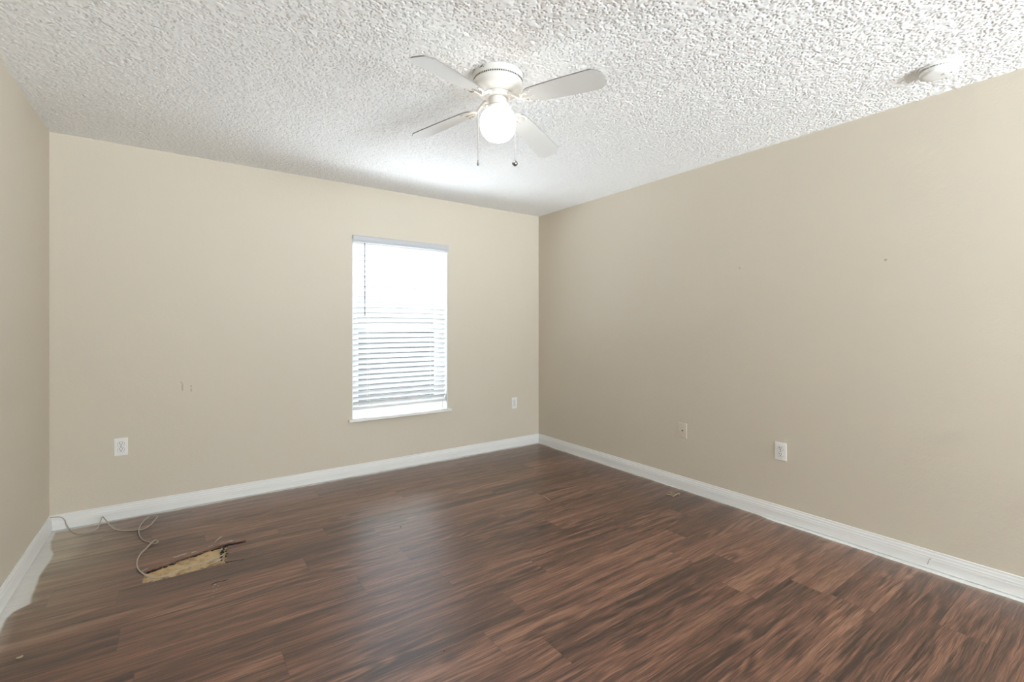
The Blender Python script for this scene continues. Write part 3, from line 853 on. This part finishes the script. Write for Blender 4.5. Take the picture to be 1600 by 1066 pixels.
# second, smaller gouge nearer the camera
g = flr(334, 915)
ge = empty('floor_gouge', (g.x, g.y, 0))
tag(ge, 'small chipped gouge in the floor nearer than the big hole', 'floor gouge')
m = MB()
def strip(m, pxs, w_, z=0.0007):
    P_ = [flr(*q) for q in pxs]
    L_, R_ = [], []
    for k, p in enumerate(P_):
        d = (P_[min(k + 1, len(P_) - 1)] - P_[max(k - 1, 0)]).normalized(); nn = Vector((-d.y, d.x, 0))
        ww_ = w_ * (1 if 0 < k < len(P_) - 1 else 0.3)
        L_.append(p + nn * ww_ / 2); R_.append(p - nn * ww_ / 2)
    m.prism([(q.x - g.x, q.y - g.y) for q in L_ + R_[::-1]], lambda x, y: (x, y, z), lambda x, y: (x, y, -0.0005))
strip(m, [(330, 915), (334, 911.5), (341, 909.5), (350, 908), (358, 905.5)], 0.0055)
m.build('dark_crack', M['black_glue'], ge)
m = MB()
for px, py, s in ((333, 918, 0.012), (336, 914, 0.016), (341, 916, 0.010), (334, 925, 0.008), (333, 933, 0.007), (334, 939, 0.006), (338, 921, 0.008)):
    m = MB(); shard(m, (flr(px, py).x - g.x, flr(px, py).y - g.y, 0.0012), s, s * 0.5, 0.001, random.uniform(0, 3)); m.build('chip', M['chip'], ge)

# ------------------------------------------------------------------ thin cable from the corner to the hole
def smooth(pts, n=6):
    out = []
    for i in range(len(pts) - 1):
        p0, p1, p2, p3 = pts[max(i - 1, 0)], pts[i], pts[i + 1], pts[min(i + 2, len(pts) - 1)]
        for k in range(n):
            t = k / n
            out.append(0.5 * ((2 * p1) + (p2 - p0) * t + (2 * p0 - 5 * p1 + 4 * p2 - p3) * t * t + (3 * p1 - p0 - 3 * p2 + p3) * t ** 3))
    out.append(pts[-1]); return out
R_C = 0.0031
cab = []
for px, py in ((74, 810), (83, 808.5), (95, 808.5), (101, 813)): cab.append(at(px, py, 1, -0.0175))
cab.append(at(103.6, 820, 1, -0.020))
for px, py, z in ((110.4, 829.5, 0.004), (120, 834.2, R_C), (129.4, 833.5, R_C), (143.6, 830, R_C), (152, 825.5, 0.012), (156.6, 816, 0.034), (159.7, 808, 0.052), (164, 811.5, 0.044),
                  (170, 819.2, 0.026), (180.5, 827, 0.008), (190, 829, R_C), (201, 829.5, R_C), (212.5, 828.5, R_C), (224.4, 827, R_C), (235, 820.4, 0.004), (242, 812.5, 0.012),
                  (246.2, 807.6, 0.020), (241, 806, 0.020), (232.7, 807.6, 0.012), (223.2, 815.8, 0.009), (217.3, 826.3, 0.0085), (217.9, 837, 0.004), (224.4, 844.7, R_C),
                  (234, 848, R_C), (242.2, 849.6, R_C), (246.8, 847, 0.004), (242.2, 844.2, 0.008), (235, 850, 0.010), (228, 857.2, 0.010), (218.5, 867, 0.008), (214, 879, 0.007), (216, 889.6, 0.006),
                  (225, 897.5, 0.003), (235, 902, -0.004), (245, 902.8, SUBZ + 0.0035), (260, 900, SUBZ + 0.003), (277, 892.8, SUBZ + 0.003), (295, 885.5, SUBZ + 0.003), (312, 882, SUBZ + 0.003),
                  (327.5, 876, SUBZ + 0.004), (339, 872, SUBZ + 0.005), (347, 868, SUBZ + 0.006)):
    cab.append(flr(px, py, z))
m = MB(); m.tube(smooth(cab), R_C, 8)
tag(m.build('loose_cable', M['cable'], smooth=True), 'thin grey cable looping from the left corner into the floor hole', 'cable')

# ------------------------------------------------------------------ small litter
def flake(name, px, py, ln, wd, th, ang, mat, label, cat):
    p = flr(px, py); m = MB()
    shard(m, (0, 0, th / 2 + 0.0002), ln, wd, th, ang)
    o = m.build(name, mat); o.location = (p.x, p.y, 0)
    return tag(o, label, cat)
flake('debris_chip', 31, 1028, 0.022, 0.009, 0.005, 0.2, M['straw'], 'small tan chip on the floor at the left foreground', 'debris')
flake('debris_chip', 626, 824, 0.008, 0.007, 0.005, 0.2, M['dark'], 'tiny black crumb on the floor in front of the window', 'debris')
flake('debris_chip', 237, 1020, 0.014, 0.010, 0.001, 1.0, M['grey_chip'], 'small pale scuffed chip on the floor below the torn hole', 'debris')
flake('debris_chip', 694, 1018, 0.005, 0.004, 0.003, 0.4, M['dark'], 'tiny dark crumb on the floor at the front centre', 'debris')
flake('debris_chip', 1139, 915, 0.005, 0.004, 0.003, 0.4, M['chip'], 'tiny white crumb on the floor ahead of the right outlet', 'debris')
A, B = flr(848, 775, 0.002), flr(860, 782.5, 0.002)
m = MB(); m.tube([A, A.lerp(B, 0.5) + Vector((0, 0, 0.002)), B], 0.002, 6, radii=[0.001, 0.0024, 0.001])
tag(m.build('wood_splinter', M['chip']), 'pale sliver alone on the floor near the far corner', 'splinter')
c0 = flr(1049, 772)
for px, py, qx, qy, lab in ((1041, 772.5, 1050, 774, 'long lower straw'), (1045, 768, 1053, 776, 'middle crossing straw'), (1051, 776, 1063, 770.5, 'right hand straw'), (1047, 769.5, 1056, 773, 'upper straw'), (1058, 770.5, 1063, 775, 'short right end straw')):
    A, B = flr(px, py, 0.003), flr(qx, qy, 0.003)
    m = MB(); m.tube([A, A.lerp(B, 0.5) + Vector((0, 0, 0.003)), B], 0.004, 6, radii=[0.002, 0.0035, 0.002])
    o = m.build('straw', M['straw'])
    tag(o, 'dry straw in the small tangle beside the right baseboard', 'straw', 'straws beside the right baseboard')

# bent nail sticking out of the right baseboard
A = at(1449.5, 881, 0, -0.020); B = at(1452, 874.5, 0, -0.016); Cc = at(1455.5, 872.5, 0, -0.010)
m = MB(); m.tube([A, A.lerp(B, 0.6), B, Cc], 0.0012, 8)
m.sphere(A, 0.0028, 10, 6)
nl_ = m.build('bent_nail', M['metal'], smooth=True)
tag(nl_, 'small bent nail poking out of the right baseboard', 'nail')
